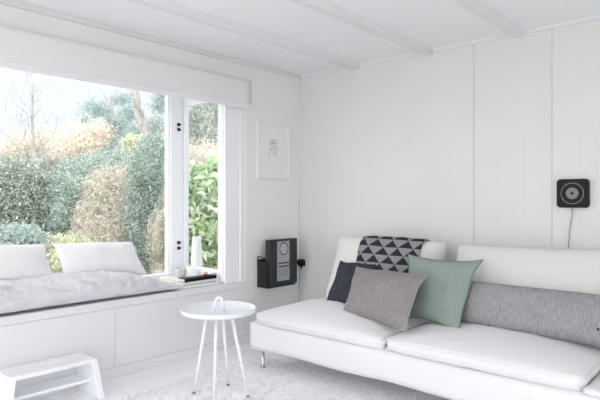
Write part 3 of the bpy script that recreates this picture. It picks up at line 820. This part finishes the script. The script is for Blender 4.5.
def blob(px, py, Y, wpx, hpx, depth=None):
    """ellipsoid standing at plane Y, about as large as it shows"""
    x, y, z = ray(px, py); t = Y / y
    rx = wpx / 2 * t / F; rz = hpx / 2 * t / F
    return (x * t, Y, H + z * t, rx * 1.1, depth or rx, rz)
GS = 'shrubs outside the window'
# evergreen hedge shrubs, left to right
shrub('evergreen_shrub', M['green'], 'dull green broad shrub at the far left of the garden', 'shrub',
      [blob(-14, 205, 7.6, 70, 100), blob(18, 200, 7.4, 54, 88), blob(42, 212, 7.3, 36, 76)], 30000, .042, .42, group=GS)
shrub('conifer_shrub', M['teal'], 'rounded blue green conifer in the middle of the hedge', 'shrub',
      [blob(76, 198, 7.1, 52, 88), blob(98, 186, 7.2, 50, 68), blob(118, 178, 7.3, 40, 60), blob(62, 214, 7.0, 34, 60), blob(84, 240, 6.9, 52, 60)], 32000, .038, .35, .4, group=GS)
shrub('dry_bamboo', M['beige'], 'beige dried bushy bamboo between two conifers', 'bush',
      [blob(114, 215, 6.5, 50, 96), blob(102, 196, 6.7, 40, 56), blob(126, 196, 6.6, 36, 64), blob(112, 240, 6.3, 60, 60), blob(92, 222, 6.5, 34, 50)], 42000, .062, .14, .9, group=GS, core=.5, shell=.4)
shrub('columnar_conifer', M['teal'], 'tall blue green columnar conifer next to the corner post', 'conifer',
      [blob(147, 172, 5.9, 36, 60), blob(143, 210, 5.9, 36, 70), blob(142, 245, 5.8, 34, 62), blob(152, 150, 6.0, 26, 36)], 28000, .034, .35, .3, group=GS)
shrub('dry_hedge', M['beige'], 'beige dry hedge behind the columnar conifer', 'hedge',
      [blob(168, 190, 6.9, 40, 120), blob(190, 172, 7.3, 60, 60), blob(160, 240, 5.4, 26, 70), blob(212, 168, 7.4, 50, 56), blob(235, 190, 7.4, 50, 110)], 30000, .055, .18, .5, group=GS, core=.6)
shrub('silver_bush', M['silverleaf'], 'low silvery blue bush behind the left pillow', 'bush',
      [blob(12, 240, 5.6, 50, 34), blob(34, 246, 5.5, 34, 30), blob(-12, 244, 5.6, 50, 40)], 7000, .045, .4, group=GS, core=.7)
shrub('flowering_bush', M['yellow'], 'low cream and yellow flowering bush between the two pillows', 'bush',
      [blob(68, 246, 5.6, 44, 26), blob(50, 252, 5.4, 26, 32), blob(60, 268, 5.1, 34, 40)], 5000, .03, .6, group=GS, core=.65)
shrub('laurel_shrub', M['laurel'], 'bright green broad leaved laurel outside the side pane', 'shrub',
      [blob(198, 205, 5.0, 44, 80), blob(212, 240, 4.9, 44, 76), blob(192, 262, 5.0, 40, 60), blob(214, 190, 5.1, 34, 56)], 4600, .13, .40, group=GS, core=.5, shell=.6)
# trees behind
GT = 'trees beyond the hedge'
def tree(name, m, label, base, top, r, blobs, n, size, aspect=.5, up=0, branches=14, seed=1, spread=.45, start=.35, core=0, rb=.35):
    t = thing(name, (base[0], base[1], GZ), label, 'tree', GT); bpy.context.view_layer.update()
    obj('trunk', trunk_bm((base[0], base[1], GZ), top, r, branches, seed, spread, rb, start), M['bark'], t)
    if n: quads_obj('foliage', foliage_verts(blobs, n, size, aspect, up, .1), m, t)
    return t
tree('autumn_tree', M['autumn'], 'pale yellow orange autumn tree left of the pine', gp(78, 150, 11), gp(80, 118, 11), .07,
     [blob(82, 140, 11, 44, 36), blob(98, 132, 11, 28, 30), blob(66, 148, 11, 34, 26)], 4600, .055, .6)
tree('autumn_tree', M['autumn'], 'pale pinkish autumn tree at the left behind the bare one', gp(25, 150, 12), gp(25, 118, 12), .07,
     [blob(14, 146, 12, 46, 34), blob(44, 142, 12, 50, 34)], 3600, .055, .6)
tree('bare_tree', M['autumn'], 'thin bare tree with twiggy branches against the sky', gp(29, 160, 9), gp(33, 62, 9), .045, [blob(34, 90, 9, 60, 40)], 40, .05, branches=44, seed=5, spread=.42, start=.42, rb=.22)
tree('pine_tree', M['pine'], 'hazy blue green pine with clumped needles', gp(108, 160, 14), gp(108, 92, 14), .10,
     [blob(96, 108, 14, 34, 22), blob(118, 124, 14, 40, 26), blob(122, 98, 14, 24, 18), blob(98, 128, 14, 24, 20), blob(112, 146, 14, 44, 26), blob(86, 122, 14, 16, 12)], 5200, .13, .18, seed=3)
tree('tall_pine', M['pine'], 'tall pine with a thick bare leaning trunk', gp(172, 160, 10.5), gp(134, 60, 10.5), .19,
     [blob(128, 112, 11, 24, 18), blob(160, 104, 11, 24, 22), blob(156, 128, 10.8, 28, 26), blob(134, 136, 11, 24, 20), blob(170, 90, 11, 40, 24)], 4200, .10, .2, seed=8, rb=.18, spread=.25)
tree('yellow_tree', M['yellow'], 'small yellow green tree in front of the leaning trunk', gp(138, 150, 9), gp(138, 140, 9), .05,
     [blob(136, 146, 9, 26, 24)], 1500, .07, .6, branches=5)
tree('spruce_tree', M['green'], 'grey green spruce seen at the top of the side pane', gp(204, 150, 9.5), gp(204, 80, 9.5), .10,
     [blob(196, 118, 9.5, 36, 40), blob(216, 104, 9.5, 36, 40), blob(206, 140, 9.5, 56, 36), blob(222, 130, 9.5, 30, 40), blob(196, 96, 9.6, 30, 24)], 9000, .085, .25, seed=4)
tree('far_pine', M['pine'], 'pale distant pine to the left of the corner post', gp(70, 160, 17), gp(72, 120, 17), .12,
     [blob(60, 138, 17, 40, 20), blob(120, 140, 17, 60, 34), blob(150, 132, 17, 30, 40)], 4200, .13, .25, seed=11)
# hedge far behind closes the horizon
hb = [blob(x, 186, 12.5, 60, 74, 1.0) for x in (-40, 10, 60, 110, 150)] + [blob(x, 180, 12, 60, 90, 1.0) for x in (190, 225)]
shrub('far_hedge', M['green'], 'long grey green hedge closing the back of the garden', 'hedge', hb, 16000, .09, .4, core=.75)

# ================================================================= LIGHT AND CAMERA
wd_ = D.worlds.new('overcast sky'); S.world = wd_; wd_.use_nodes = True
N, L = wd_.node_tree.nodes, wd_.node_tree.links
bg = N['Background']; tc = N.new('ShaderNodeTexCoord'); sp = N.new('ShaderNodeSeparateXYZ'); L.new(tc.outputs['Generated'], sp.inputs[0])
# an overcast sky, brightest where the sun stands behind the cloud, on the far side of the house
dt = N.new('ShaderNodeVectorMath'); dt.operation = 'DOT_PRODUCT'; dt.inputs[1].default_value = Vector((-.72, -.42, .80)).normalized()
L.new(tc.outputs['Generated'], dt.inputs[0])
rp = N.new('ShaderNodeValToRGB'); L.new(dt.outputs['Value'], rp.inputs[0])
mr = N.new('ShaderNodeMapRange'); mr.inputs['From Min'].default_value = -1; L.new(dt.outputs['Value'], mr.inputs['Value']); L.new(mr.outputs[0], rp.inputs[0])
e = rp.color_ramp.elements
e[0].position = .12; e[0].color = (.205, .222, .245, 1)
e[1].position = 1.0; e[1].color = (1.0, .985, .965, 1)
x = e.new(.40); x.color = (.27, .28, .30, 1)
x = e.new(.70); x.color = (.72, .72, .72, 1)
L.new(rp.outputs[0], bg.inputs[0]); bg.inputs['Strength'].default_value = 1.35
S.view_settings.view_transform = 'Standard'; S.view_settings.look = 'None'; S.view_settings.gamma = 1; S.view_settings.use_curve_mapping = False
S.view_settings.exposure = 1.7
S.cycles.max_bounces = 16; S.cycles.diffuse_bounces = 10; S.cycles.transparent_max_bounces = 12

cam = D.cameras.new('camera'); co = D.objects.new('camera', cam); COL.objects.link(co); S.camera = co
cam.sensor_width = 36; cam.lens = 36 * F / 600; cam.clip_end = 200
co.location = (0, 0, H); ang = math.atan2(.661, .75); co.rotation_euler = (PI / 2, 0, ang - PI / 2)
